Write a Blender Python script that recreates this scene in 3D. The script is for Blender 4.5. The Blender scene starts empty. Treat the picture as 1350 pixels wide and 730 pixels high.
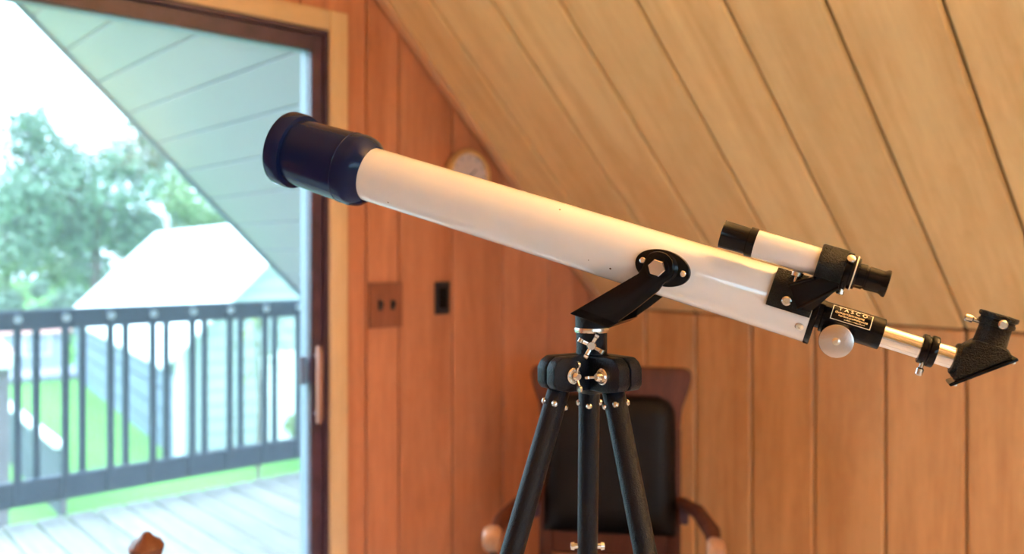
import bpy, bmesh, math, random
from mathutils import Vector, Matrix
random.seed(7)
R = math.radians
SC = bpy.context.scene
COL = SC.collection

# ------------------------------------------------------------------ camera
cam_d = bpy.data.cameras.new('camera')
cam = bpy.data.objects.new('camera', cam_d); COL.objects.link(cam)
cam.location = (0, 0, 1.38)
cam.rotation_euler = (R(90), 0, R(-41.95))
cam_d.sensor_width = 36; cam_d.lens = 30.08; cam_d.shift_y = -0.0222
cam_d.clip_start = 0.02; cam_d.clip_end = 400
cam_d.dof.use_dof = True; cam_d.dof.focus_distance = 0.86; cam_d.dof.aperture_fstop = 3.8
SC.camera = cam

# ------------------------------------------------------------------ world, sun, exposure
world = bpy.data.worlds.new('overcast_sky'); SC.world = world; world.use_nodes = True
bg = world.node_tree.nodes['Background']
bg.inputs[0].default_value = (0.56, 0.79, 1.0, 1); bg.inputs[1].default_value = 3.9
sun_d = bpy.data.lights.new('sun', 'SUN'); sun_d.energy = 2.8; sun_d.angle = R(22); sun_d.color = (.74, .88, 1)
sun = bpy.data.objects.new('sun', sun_d); COL.objects.link(sun)
sun.rotation_euler = Vector((-.50, .70, .55)).to_track_quat('Z', 'Y').to_euler()   # hazy sun, reaches in through the door
vs = SC.view_settings
vs.view_transform = 'Standard'; vs.look = 'None'; vs.gamma = 1; vs.use_curve_mapping = False
vs.exposure = 0.9
LAMP_STRENGTH = 1550.0

# ------------------------------------------------------------------ materials
def mat(name, col, rough=.5, metal=0, spec=.5, bump=None, coat=0, var=0, emit=None, estr=1):
    m = bpy.data.materials.new(name); m.use_nodes = True
    nt = m.node_tree; b = nt.nodes['Principled BSDF']
    b.inputs['Base Color'].default_value = (*col, 1); b.inputs['Roughness'].default_value = rough
    b.inputs['Metallic'].default_value = metal; b.inputs['Specular IOR Level'].default_value = spec
    b.inputs['Coat Weight'].default_value = coat; b.inputs['Coat Roughness'].default_value = .09; b.inputs['Coat IOR'].default_value = 1.6
    tc = nt.nodes.new('ShaderNodeTexCoord')
    if var:
        n = nt.nodes.new('ShaderNodeTexNoise'); n.inputs['Scale'].default_value = var[0]; n.inputs['Detail'].default_value = 4
        nt.links.new(tc.outputs['Object'], n.inputs['Vector'])
        r = nt.nodes.new('ShaderNodeMapRange'); r.inputs[1].default_value = .3; r.inputs[2].default_value = .7
        r.inputs[3].default_value = 1 - var[1]; r.inputs[4].default_value = 1 + var[1]
        nt.links.new(n.outputs['Fac'], r.inputs[0])
        x = nt.nodes.new('ShaderNodeVectorMath'); x.operation = 'SCALE'; x.inputs[0].default_value = col
        nt.links.new(r.outputs[0], x.inputs['Scale']); nt.links.new(x.outputs[0], b.inputs['Base Color'])
    if bump:
        n = nt.nodes.new('ShaderNodeTexNoise'); n.inputs['Scale'].default_value = bump[0]; n.inputs['Detail'].default_value = 3
        nt.links.new(tc.outputs['Object'], n.inputs['Vector'])
        bp = nt.nodes.new('ShaderNodeBump'); bp.inputs['Strength'].default_value = bump[1]; bp.inputs['Distance'].default_value = bump[2]
        nt.links.new(n.outputs['Fac'], bp.inputs['Height']); nt.links.new(bp.outputs[0], b.inputs['Normal'])
    if emit:
        b.inputs['Emission Color'].default_value = (*emit, 1); b.inputs['Emission Strength'].default_value = estr
    return m

def wood(name, light, dark, rough=.42, scale=1.0, vary=.10, coat=0.0, rnd=True, spec=.4):
    """boards whose grain runs along the object's local z"""
    m = bpy.data.materials.new(name); m.use_nodes = True
    nt = m.node_tree; N = nt.nodes; Lk = nt.links; b = N['Principled BSDF']
    b.inputs['Roughness'].default_value = rough; b.inputs['Coat Weight'].default_value = coat
    b.inputs['Specular IOR Level'].default_value = spec
    tc = N.new('ShaderNodeTexCoord'); oi = N.new('ShaderNodeObjectInfo')
    mul = N.new('ShaderNodeMath'); mul.operation = 'MULTIPLY'; mul.inputs[1].default_value = 37.0 if rnd else 0
    Lk.new(oi.outputs['Random'], mul.inputs[0])
    add = N.new('ShaderNodeVectorMath'); add.operation = 'ADD'
    Lk.new(tc.outputs['Object'], add.inputs[0]); Lk.new(mul.outputs[0], add.inputs[1])
    mp = N.new('ShaderNodeMapping'); mp.inputs['Scale'].default_value = (9*scale, 9*scale, .75*scale)
    Lk.new(add.outputs[0], mp.inputs['Vector'])
    n1 = N.new('ShaderNodeTexNoise'); n1.inputs['Scale'].default_value = 1.0; n1.inputs['Detail'].default_value = 6
    n1.inputs['Roughness'].default_value = .55; n1.inputs['Distortion'].default_value = 1.2
    Lk.new(mp.outputs[0], n1.inputs['Vector'])
    mp2 = N.new('ShaderNodeMapping'); mp2.inputs['Scale'].default_value = (110*scale, 110*scale, 6*scale)
    Lk.new(add.outputs[0], mp2.inputs['Vector'])
    n2 = N.new('ShaderNodeTexNoise'); n2.inputs['Scale'].default_value = 1.0; n2.inputs['Detail'].default_value = 3
    Lk.new(mp2.outputs[0], n2.inputs['Vector'])
    mx = N.new('ShaderNodeMath'); mx.operation = 'MULTIPLY_ADD'; mx.inputs[1].default_value = .22
    Lk.new(n2.outputs['Fac'], mx.inputs[0]); Lk.new(n1.outputs['Fac'], mx.inputs[2])
    mp3 = N.new('ShaderNodeMapping'); mp3.inputs['Scale'].default_value = (38*scale, 38*scale, 13*scale)
    Lk.new(add.outputs[0], mp3.inputs['Vector'])
    n3 = N.new('ShaderNodeTexNoise'); n3.inputs['Scale'].default_value = 1.0; n3.inputs['Detail'].default_value = 5; n3.inputs['Distortion'].default_value = .8
    Lk.new(mp3.outputs[0], n3.inputs['Vector'])
    mx0 = mx; mx = N.new('ShaderNodeMath'); mx.operation = 'MULTIPLY_ADD'; mx.inputs[1].default_value = .30
    sb_ = N.new('ShaderNodeMath'); sb_.operation = 'SUBTRACT'; sb_.inputs[1].default_value = .5
    Lk.new(n3.outputs['Fac'], sb_.inputs[0]); Lk.new(sb_.outputs[0], mx.inputs[0]); Lk.new(mx0.outputs[0], mx.inputs[2])
    cr = N.new('ShaderNodeValToRGB'); e = cr.color_ramp.elements
    e[0].position = .36; e[0].color = (*dark, 1); e[1].position = .78; e[1].color = (*light, 1)
    Lk.new(mx.outputs[0], cr.inputs[0])
    mr = N.new('ShaderNodeMapRange'); mr.inputs[3].default_value = 1 - vary; mr.inputs[4].default_value = 1 + vary
    Lk.new(oi.outputs['Random'], mr.inputs[0])
    sc = N.new('ShaderNodeVectorMath'); sc.operation = 'SCALE'
    Lk.new(cr.outputs[0], sc.inputs[0]); Lk.new(mr.outputs[0], sc.inputs['Scale'])
    Lk.new(sc.outputs[0], b.inputs['Base Color'])
    bp = N.new('ShaderNodeBump'); bp.inputs['Strength'].default_value = .15; bp.inputs['Distance'].default_value = .002
    Lk.new(n2.outputs['Fac'], bp.inputs['Height']); Lk.new(bp.outputs[0], b.inputs['Normal'])
    return m

def glass_mat():
    m = bpy.data.materials.new('window_glass'); m.use_nodes = True
    nt = m.node_tree; N = nt.nodes; N.remove(N['Principled BSDF'])
    t = N.new('ShaderNodeBsdfTransparent'); t.inputs[0].default_value = (.97, .99, .985, 1)
    g = N.new('ShaderNodeBsdfGlossy'); g.inputs['Roughness'].default_value = .02
    f = N.new('ShaderNodeFresnel'); f.inputs['IOR'].default_value = 1.18
    x = N.new('ShaderNodeMixShader')
    nt.links.new(f.outputs[0], x.inputs[0]); nt.links.new(t.outputs[0], x.inputs[1]); nt.links.new(g.outputs[0], x.inputs[2])
    # translucent veil painted in for the bright haze over the view
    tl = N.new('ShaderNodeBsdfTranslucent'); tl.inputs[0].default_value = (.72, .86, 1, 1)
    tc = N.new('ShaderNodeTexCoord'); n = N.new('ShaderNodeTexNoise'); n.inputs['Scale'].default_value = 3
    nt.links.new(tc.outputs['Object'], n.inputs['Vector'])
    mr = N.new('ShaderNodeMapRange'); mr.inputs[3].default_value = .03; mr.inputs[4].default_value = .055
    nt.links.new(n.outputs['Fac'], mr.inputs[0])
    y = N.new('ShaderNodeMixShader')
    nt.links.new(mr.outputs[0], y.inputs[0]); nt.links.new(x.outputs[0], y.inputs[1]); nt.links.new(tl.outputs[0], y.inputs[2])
    nt.links.new(y.outputs[0], N['Material Output'].inputs[0])
    return m

M = {}
M['ceil'] = wood('ceiling_plank_wood', (.89, .61, .30), (.72, .43, .18), rough=.42, vary=.06)  # planks are one wood; how each surface is lit goes into its tone
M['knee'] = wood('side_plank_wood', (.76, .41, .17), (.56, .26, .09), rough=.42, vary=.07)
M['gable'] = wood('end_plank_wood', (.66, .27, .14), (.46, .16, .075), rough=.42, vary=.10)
M['groove'] = mat('groove_wood', (.16, .06, .025), .7, var=(8, .2))
M['casing'] = wood('casing_wood', (.84, .58, .34), (.70, .44, .22), rough=.4, vary=.03)
M['cornice'] = wood('cornice_wood', (.72, .40, .22), (.58, .28, .14), rough=.4, vary=.03)
M['frame'] = mat('dark_bronze_frame', (.075, .036, .060), .38, var=(20, .25))
M['alum'] = mat('pale_aluminium', (.26, .34, .42), .4, var=(15, .05))
M['handlewood'] = wood('handle_wood', (.50, .26, .19), (.36, .16, .11), scale=3)
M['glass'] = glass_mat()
M['carpet'] = mat('bounce_carpet', (.80, .82, .84), .95, var=(40, .08), bump=(300, .6, .004))  # unseen floor, kept pale so daylight bounces up to the tube
M['white'] = mat('white_enamel', (.76, .75, .77), .25, spec=.5, coat=1, var=(30, .02))
def specks(m):
    nt = m.node_tree; N = nt.nodes; b = N['Principled BSDF']; src = b.inputs['Base Color'].links[0].from_socket
    tc = N.new('ShaderNodeTexCoord'); v = N.new('ShaderNodeTexVoronoi'); v.inputs['Scale'].default_value = 95
    nt.links.new(tc.outputs['Object'], v.inputs['Vector'])
    lt = N.new('ShaderNodeMath'); lt.operation = 'LESS_THAN'; lt.inputs[1].default_value = .11
    nt.links.new(v.outputs['Distance'], lt.inputs[0])
    sp_ = N.new('ShaderNodeSeparateColor'); nt.links.new(v.outputs['Color'], sp_.inputs[0])
    gt = N.new('ShaderNodeMath'); gt.operation = 'GREATER_THAN'; gt.inputs[1].default_value = .93
    nt.links.new(sp_.outputs[0], gt.inputs[0])
    mu = N.new('ShaderNodeMath'); mu.operation = 'MULTIPLY'; nt.links.new(lt.outputs[0], mu.inputs[0]); nt.links.new(gt.outputs[0], mu.inputs[1])
    mixn = N.new('ShaderNodeMix'); mixn.data_type = 'RGBA'
    mixn.inputs[7].default_value = (.14, .08, .05, 1)
    nt.links.new(mu.outputs[0], mixn.inputs[0]); nt.links.new(src, mixn.inputs[6]); nt.links.new(mixn.outputs[2], b.inputs['Base Color'])
specks(M['white'])
M['black'] = mat('black_gloss_metal', (.003, .003, .005), .17, spec=.2, bump=(900, .05, .0004))
M['blackplastic'] = mat('black_satin_plastic', (.004, .011, .06), .15, spec=.2, bump=(500, .04, .0004))
M['crinkle'] = mat('black_crinkle_paint', (.006, .006, .006), .28, spec=.3, bump=(750, 1.0, .004))
M['legblack'] = mat('black_textured_leg', (.003, .005, .012), .30, spec=.22, bump=(700, .6, .0015))
M['chrome'] = mat('chrome', (.86, .86, .88), .07, metal=1, bump=(60, .02, .0004))
M['steel'] = mat('steel_screw', (.78, .75, .70), .25, metal=1, bump=(400, .1, .0004))
M['brushed'] = mat('brushed_aluminium_knob', (.70, .64, .62), .26, metal=1, bump=(800, .2, .0004))
M['gold'] = mat('gold_print', (.95, .80, .48), .35, metal=.6, var=(300, .1))
M['silverprint'] = mat('cream_print', (.92, .84, .70), .4, metal=.3, var=(300, .05))
M['chairwood'] = wood('dark_chair_wood', (.12, .035, .018), (.065, .018, .010), rough=.5, scale=2.5, spec=.25)
M['leather'] = mat('black_leather', (.008, .006, .006), .45, spec=.18, bump=(120, .35, .002), var=(12, .25))
M['palewood'] = wood('pale_arm_wood', (.52, .27, .15), (.36, .16, .08), rough=.35, scale=3)  # paler brown for the arm scrolls
M['finialwood'] = wood('brown_turned_wood', (.20, .075, .04), (.11, .04, .02), rough=.4, scale=3)
M['copper'] = wood('brown_plate_wood', (.30, .105, .06), (.20, .065, .035), scale=4, rough=.35)
M['darkslot'] = mat('dark_switch', (.012, .012, .02), .35, var=(40, .2))
M['dialrim'] = mat('brass_rim', (.75, .48, .20), .3, metal=.5, var=(20, .1))
M['dial'] = mat('pale_dial', (.62, .50, .50), .45, var=(25, .08))
M['deck'] = wood('weathered_deck_board', (.66, .62, .58), (.40, .38, .36), rough=.6, vary=.16, scale=1.2)
M['rail'] = mat('slate_rail_paint', (.022, .042, .085), .5, var=(6, .18))
M['railcap'] = mat('pale_bolt', (.62, .72, .82), .4, var=(30, .1))
M['soffit'] = mat('soffit_paint', (.46, .41, .47), .6, var=(3, .05))
M['fascia'] = mat('fascia_paint', (.22, .28, .36), .6, var=(3, .08))
M['grass'] = mat('lawn_green', (.11, .32, .035), .9, var=(.9, .16), bump=(30, .5, .05))
M['siding'] = mat('shaded_siding_tone', (.105, .15, .21), .6, var=(2, .12))  # same siding as the front, coloured darker for its shaded side
M['frontsiding'] = mat('lit_siding_tone', (.34, .40, .38), .6, var=(2, .06))  # lighter copy of the siding for the lit front
M['whiteroof'] = mat('white_metal_roof', (.88, .92, .94), .4, var=(1, .03))
M['whitetrim'] = mat('white_trim', (.86, .88, .88), .5, var=(3, .04))
M['shadow_int'] = mat('dark_shade_fill', (.03, .035, .05), .8, var=(3, .2))  # dark tone painted in for shade behind boards and panes
M['mauve'] = mat('mauve_boards', (.15, .105, .13), .7, var=(4, .15))
M['redroof'] = mat('faded_red_roof', (.50, .24, .20), .7, var=(4, .12))
M['greywall'] = mat('grey_wall', (.42, .45, .50), .7, var=(3, .1))
M['gravel'] = mat('lavender_grey_gravel', (.30, .29, .35), .9, var=(8, .15), bump=(60, .4, .02))
M['bark'] = mat('bark', (.13, .10, .08), .9, bump=(20, .6, .03), var=(6, .3))
M['leafA'] = mat('leaf_green_light', (.23, .34, .15), .6, var=(.5, .35))
M['leafB'] = mat('leaf_green_grey', (.15, .24, .155), .6, var=(.5, .35))
M['leafC'] = mat('leaf_green_yellow', (.19, .27, .08), .6, var=(.6, .3))
M['lampglass'] = mat('lit_opal_glass', (.9, .8, .65), .3, emit=(1, .80, .54), estr=LAMP_STRENGTH, var=(5, .02))
M['brass'] = mat('lamp_brass', (.6, .42, .2), .3, metal=1, var=(30, .1))
M['plaster'] = mat('pale_plaster', (.70, .74, .80), .8, var=(4, .03))  # unseen walls, made pale to give the black parts cool reflections
M['fenceboard'] = mat('dark_fence_board', (.05, .06, .085), .7, var=(5, .2))
M['plainwood'] = wood('plain_room_wood', (.74, .48, .25), (.56, .32, .14), rough=.5)

# ------------------------------------------------------------------ geometry helpers
def finish(name, bm, m, parent=None, sharp=35, loc=None):
    bmesh.ops.recalc_face_normals(bm, faces=bm.faces)
    me = bpy.data.meshes.new(name); bm.to_mesh(me); bm.free()
    me.materials.append(M[m] if isinstance(m, str) else m)
    for p in me.polygons: p.use_smooth = True
    me.set_sharp_from_angle(angle=R(sharp))
    return link(name, me, parent, loc)

def link(name, me, parent=None, loc=None):
    o = bpy.data.objects.new(name, me); COL.objects.link(o)
    if parent: o.parent = parent
    if loc: o.location = loc
    return o

def tag(o, label, cat, group=None):
    o['label'] = label; o['category'] = cat
    if group: o['group'] = group
    return o

def thing(name, label, cat, loc=(0, 0, 0), rz=0, group=None):
    o = bpy.data.objects.new(name, None); COL.objects.link(o)
    o.location = loc; o.rotation_euler = (0, 0, rz); o.empty_display_size = .1
    return tag(o, label, cat, group)

def struct(o): o['kind'] = 'structure'; return o

def structroot(name, loc=(0, 0, 0)):
    o = bpy.data.objects.new(name, None); COL.objects.link(o); o.location = loc
    return struct(o)

ID = Matrix.Identity(4)
def B(): return bmesh.new()

def box(bm, lo, hi, Mx=ID, bev=0, seg=1):
    t = bmesh.new()
    bmesh.ops.create_cube(t, size=1)
    for v in t.verts:
        v.co = Vector([(lo[i]+hi[i])/2 + v.co[i]*(hi[i]-lo[i]) for i in range(3)])
    if bev: bmesh.ops.bevel(t, geom=t.edges[:], offset=bev, segments=seg, affect='EDGES', profile=.5)
    merge(bm, t, Mx); return bm

def merge(bm, t, Mx=ID):
    me = bpy.data.meshes.new('tmp')
    bmesh.ops.transform(t, matrix=Mx, verts=t.verts)
    t.to_mesh(me); t.free(); bm.from_mesh(me); bpy.data.meshes.remove(me)

def prism(bm, pts, a, b, plane='xz', Mx=ID, bev=0, seg=2):
    """outline in a local plane pushed from a to b along the third axis"""
    t = bmesh.new()
    def co(p, d): return {'xz': (p[0], d, p[1]), 'xy': (p[0], p[1], d), 'yz': (d, p[0], p[1])}[plane]
    A = [t.verts.new(co(p, a)) for p in pts]; C = [t.verts.new(co(p, b)) for p in pts]
    n = len(pts)
    t.faces.new(A); t.faces.new(C[::-1])
    for i in range(n): t.faces.new((A[i], A[(i+1) % n], C[(i+1) % n], C[i]))
    bmesh.ops.recalc_face_normals(t, faces=t.faces)
    if bev: bmesh.ops.bevel(t, geom=t.edges[:], offset=bev, segments=seg, affect='EDGES', profile=.5, clamp_overlap=True)
    merge(bm, t, Mx); return bm

def lathe(bm, prof, Mx=ID, seg=40, closed=True):
    """profile of (x, r) turned about the local x axis"""
    t = bmesh.new(); rings = []
    for x, r in prof:
        if r < 1e-6: rings.append([t.verts.new((x, 0, 0))])
        else: rings.append([t.verts.new((x, r*math.cos(2*math.pi*k/seg), r*math.sin(2*math.pi*k/seg))) for k in range(seg)])
    for p, q in zip(rings[:-1], rings[1:]):
        for k in range(seg):
            k2 = (k+1) % seg
            if len(p) == 1 and len(q) == 1: continue
            if len(p) == 1: t.faces.new((p[0], q[k], q[k2]))
            elif len(q) == 1: t.faces.new((p[k], q[0], p[k2]))
            else: t.faces.new((p[k], q[k], q[k2], p[k2]))
    if closed:
        for rg in (rings[0], rings[-1]):
            if len(rg) > 2: t.faces.new(rg)
    merge(bm, t, Mx); return bm

def frame_to(p, q):
    """matrix whose x axis runs from p to q"""
    p = Vector(p); q = Vector(q); x = (q-p).normalized()
    up = Vector((0, 0, 1)) if abs(x.z) < .95 else Vector((0, 1, 0))
    y = up.cross(x).normalized(); z = x.cross(y)
    m = Matrix((x, y, z)).transposed().to_4x4(); m.translation = p
    return m

def rod(bm, p, q, r, r2=None, Mx=ID, seg=20, bev=0.0):
    L = (Vector(q)-Vector(p)).length; r2 = r if r2 is None else r2
    pr = [(0, r), (L, r2)] if not bev else [(0, r-bev), (bev, r), (L-bev, r2), (L, r2-bev)]
    return lathe(bm, pr, Mx @ frame_to(p, q), seg)

def hull(bm, pts, Mx=ID, bev=0):
    t = bmesh.new()
    for p in pts: t.verts.new(p)
    bmesh.ops.convex_hull(t, input=t.verts)
    if bev: bmesh.ops.bevel(t, geom=t.edges[:], offset=bev, segments=2, affect='EDGES', profile=.5)
    merge(bm, t, Mx); return bm

def sweep(bm, pts, radii, seg=14, Mx=ID):
    """tube through points with a radius at each"""
    t = bmesh.new(); P = [Vector(p) for p in pts]; rings = []
    for i, p in enumerate(P):
        d = (P[min(i+1, len(P)-1)] - P[max(i-1, 0)]).normalized()
        up = Vector((0, 0, 1)) if abs(d.z) < .9 else Vector((1, 0, 0))
        a = d.cross(up).normalized(); b = a.cross(d)
        rings.append([t.verts.new(p + (a*math.cos(2*math.pi*k/seg) + b*math.sin(2*math.pi*k/seg))*radii[i]) for k in range(seg)])
    for p, q in zip(rings[:-1], rings[1:]):
        for k in range(seg): t.faces.new((p[k], p[(k+1) % seg], q[(k+1) % seg], q[k]))
    t.faces.new(rings[0]); t.faces.new(rings[-1][::-1])
    merge(bm, t, Mx); return bm

# ------------------------------------------------------------------ dimensions of the attic room
D = 2.2            # inside face of the end wall with the glass door
KX = 2.444         # inside face of the low side wall
KH = 1.18          # height where the sloped ceiling starts
TS = 0.966         # rise of the roof per metre
RX = -0.6          # ridge
RZ = KH + TS*(KX-RX)
LX = 2*RX - KX
BY = -3.2          # back wall
SL = math.sqrt(1+TS*TS)
def cz(x): return KH + TS*(KX-x) if x > RX else KH + TS*(x-LX)
DX0, DX1, DZ = -0.60, 1.257, 2.024    # door opening

# floor: carpet made pale to bounce daylight up, out of view
struct(finish('floor', box(B(), (LX-.1, BY-.1, -.12), (KX+.1, D+.01, 0)), 'carpet'))

# side wall on the right, planks standing upright
o = struct(finish('wall_right', box(B(), (KX+.012, BY, 0), (KX+.1, D, KH+.03)), 'groove'))
PW = .219
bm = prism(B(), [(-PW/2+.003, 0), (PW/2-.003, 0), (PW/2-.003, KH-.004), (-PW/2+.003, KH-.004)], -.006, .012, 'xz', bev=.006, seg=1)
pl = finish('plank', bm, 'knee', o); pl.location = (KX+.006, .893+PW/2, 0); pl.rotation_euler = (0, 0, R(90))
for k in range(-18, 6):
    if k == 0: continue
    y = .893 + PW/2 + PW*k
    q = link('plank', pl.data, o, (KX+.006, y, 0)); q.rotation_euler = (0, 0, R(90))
# side wall on the left
o = struct(finish('wall_left', box(B(), (LX-.1, BY, 0), (LX, D, KH)), 'plaster'))
# ceiling : two slopes; planks on the right slope run down to the side wall
def slope_box(x0, x1, y0, y1, off, th):
    """slab following the right-hand roof slope, its lower face off above the ceiling line"""
    return [(x0, cz(x0)+off), (x1, cz(x1)+off), (x1, cz(x1)+off+th), (x0, cz(x0)+off+th)]
bm = B()
prism(bm, slope_box(RX, KX+.1, 0, 0, .018, .1), BY, D, 'xz')
prism(bm, [(LX-.1, cz(LX)-.1), (RX, RZ), (RX, RZ+.12), (LX-.1, cz(LX)+.02)], BY, D, 'xz')
o = struct(finish('ceiling', bm, 'plainwood'))
bm = prism(B(), slope_box(RX, KX, 0, 0, .014, .004), BY, D, 'xz')
finish('backing', bm, 'groove', o)
clen = (KX-RX)*SL
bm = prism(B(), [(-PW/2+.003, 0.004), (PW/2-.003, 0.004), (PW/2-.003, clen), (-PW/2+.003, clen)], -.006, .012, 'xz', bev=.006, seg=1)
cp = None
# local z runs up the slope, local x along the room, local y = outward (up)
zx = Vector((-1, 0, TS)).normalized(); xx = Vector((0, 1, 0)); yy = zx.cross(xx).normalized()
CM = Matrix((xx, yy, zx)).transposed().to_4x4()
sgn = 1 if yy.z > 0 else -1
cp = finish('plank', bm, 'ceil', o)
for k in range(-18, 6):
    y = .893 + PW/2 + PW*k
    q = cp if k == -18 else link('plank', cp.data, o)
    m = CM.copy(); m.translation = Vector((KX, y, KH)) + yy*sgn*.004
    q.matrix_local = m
# end wall with the door
bm = B()
WY0, WY1 = D+.010, D+.10
prism(bm, [(DX1, 0), (KX+.1, 0), (KX+.1, KH), (DX1, cz(DX1))], WY0, WY1, 'xz')
prism(bm, [(DX0, DZ), (DX1, DZ), (DX1, cz(DX1)), (DX0, RZ)], WY0, WY1, 'xz')
prism(bm, [(LX-.1, 0), (DX0, 0), (DX0, RZ), (LX, KH)], WY0, WY1, 'xz')
o = struct(finish('wall_front', bm, 'groove'))
edges = [.5713, .632, .685, .78, .8795, .979, 1.0785, KX/D]
edges = [e*D for e in edges]
xs = []; x = edges[1]
lefts = [edges[1]-PW*k for k in range(1, 13)][::-1]
alle = [LX+.02] + [e for e in lefts if e > LX+.05] + edges[1:]
for a, b in zip(alle[:-1], alle[1:]):
    a2, b2 = a+.0025, b-.0025
    segs = []
    if b2 <= DX0 or a2 >= DX1: segs = [(a2, b2, 0.0)]
    else:
        segs.append((a2, b2, DZ+.002))
        if a2 < DX0 < b2: segs.append((a2, DX0, 0))
        if a2 < DX1 < b2: segs = [(a2, DX1, DZ+.002), (DX1, b2, 0.0)]
    for s0, s1, z0 in segs:
        if s1-s0 < .02: continue
        t0, t1 = cz(s0)-.002, cz(s1)-.002
        pts = [(s0, z0), (s1, z0), (s1, t1)]
        if s0 < RX < s1: pts.append((RX, RZ-.004))
        pts.append((s0, t0))
        xc = (s0+s1)/2
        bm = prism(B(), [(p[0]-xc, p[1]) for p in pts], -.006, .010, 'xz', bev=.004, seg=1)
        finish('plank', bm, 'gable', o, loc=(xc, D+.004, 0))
# unseen back wall; its wide window is added for cool daylight
bm = B(); QX0, QX1, QZ0, QZ1 = -2.5, 1.4, .85, 1.9
prism(bm, [(LX-.1, 0), (QX0, 0), (QX0, cz(QX0)), (LX-.1, KH)], BY-.1, BY, 'xz')
prism(bm, [(QX1, 0), (KX+.1, 0), (KX+.1, KH), (QX1, cz(QX1))], BY-.1, BY, 'xz')
prism(bm, [(QX0, 0), (QX1, 0), (QX1, QZ0), (QX0, QZ0)], BY-.1, BY, 'xz')
prism(bm, [(QX0, QZ1), (QX1, QZ1), (QX1, cz(QX1)), (RX, RZ), (QX0, cz(QX0))], BY-.1, BY, 'xz')
struct(finish('wall_back', bm, 'plaster'))
w = structroot('fill_window', (0, BY, 0))
for x0 in (QX0, -1.2, .1):
    f_ = finish('frame', box(B(), (x0, -.08, QZ0), (x0+.05, -.02, QZ1), bev=.003), 'frame', w)
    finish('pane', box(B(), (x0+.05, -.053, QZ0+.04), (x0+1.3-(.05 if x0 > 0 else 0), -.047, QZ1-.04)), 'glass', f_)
finish('frame', box(B(), (QX1-.05, -.08, QZ0), (QX1, -.02, QZ1), bev=.003), 'frame', w)
for z0 in (QZ0, QZ1-.04): finish('frame', box(B(), (QX0, -.08, z0), (QX1, -.02, z0+.04), bev=.003), 'frame', w)
# moulding where the ceiling meets the end wall
bm = B(); m = CM.copy(); m.translation = Vector((KX, D-.0, KH))
box(bm, (-.042, -.020 if sgn > 0 else 0, 0.02), (-.002, 0 if sgn > 0 else .020, clen-.05), bev=.006, seg=2)
t = struct(finish('trim_1', bm, 'cornice')); m.translation = Vector((KX, D-.004, KH)) - yy*sgn*.003; t.matrix_local = m
# door casing
bm = box(B(), (-.029, -.020, 0), (.029, 0, DZ+.058), bev=.005, seg=2)
struct(finish('trim_2', bm, 'casing', loc=(DX1+.029, D-.002, 0)))
bm = box(B(), (-.029, -.020, 0), (.029, 0, DX1-DX0-.002), bev=.005, seg=2)
t = struct(finish('trim_3', bm, 'casing', loc=(DX0+.001, D-.002, DZ+.029))); t.rotation_euler = (0, R(90), 0)
bm = box(B(), (-.029, -.020, 0), (.029, 0, DZ+.058), bev=.005, seg=2)
struct(finish('trim_4', bm, 'casing', loc=(DX0-.029, D-.002, 0)))
# low board along the side wall
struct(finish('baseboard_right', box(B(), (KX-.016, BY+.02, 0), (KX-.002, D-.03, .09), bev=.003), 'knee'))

# sliding glass door
d = structroot('door_1', (0, D, 0))
finish('jamb', box(B(), (DX1-.012, -.012, 0), (DX1, .062, DZ), bev=.002), 'frame', d)
finish('jamb', box(B(), (DX0, -.012, 0), (DX0+.012, .062, DZ), bev=.002), 'frame', d)
finish('head', box(B(), (DX0+.012, -.012, DZ-.014), (DX1-.012, .062, DZ), bev=.002), 'frame', d)
finish('sill', box(B(), (DX0+.012, -.012, 0), (DX1-.012, .10, .03), bev=.002), 'alum', d)
finish('outer_stop', box(B(), (1.210, .032, .03), (DX1-.012, .072, DZ-.014), bev=.001), 'alum', d)
finish('outer_stop', box(B(), (.36, .032, DZ-.056), (1.210, .072, DZ-.014), bev=.001), 'alum', d)
def sash(x0, x1, y0, y1, nm):
    s_ = finish(nm, box(B(), (x1-.036, y0, .03), (x1, y1, DZ-.014), bev=.003), 'frame', d)
    finish('stile', box(B(), (x0, y0, .03), (x0+.036, y1, DZ-.014), bev=.003), 'frame', s_)
    finish('rail', box(B(), (x0+.036, y0, DZ-.060), (x1-.036, y1, DZ-.014), bev=.003), 'frame', s_)
    finish('rail', box(B(), (x0+.036, y0, .03), (x1-.036, y1, .11), bev=.003), 'frame', s_)
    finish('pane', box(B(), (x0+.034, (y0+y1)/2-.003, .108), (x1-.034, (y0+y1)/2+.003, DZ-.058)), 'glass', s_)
    return s_
sa = sash(.31, DX1-.012, .002, .028, 'sliding_sash')
sash(DX0+.012, .345, .032, .058, 'fixed_sash')
bm = B()
prism(bm, [(-.028, .898), (-.034, .913), (-.034, 1.103), (-.028, 1.119), (-.014, 1.119), (-.014, .898)], 1.2125, 1.2265, 'yz', bev=.003)
hd = finish('handle', bm, 'handlewood', d)
for z in (.925, 1.09):
    finish('mount', rod(B(), (1.2195, -.016, z), (1.2195, .004, z), .006), 'frame', hd)
finish('latch', box(B(), (1.190, .030, 1.005), (1.2085, .047, 1.085), bev=.004), 'frame', d)

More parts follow.
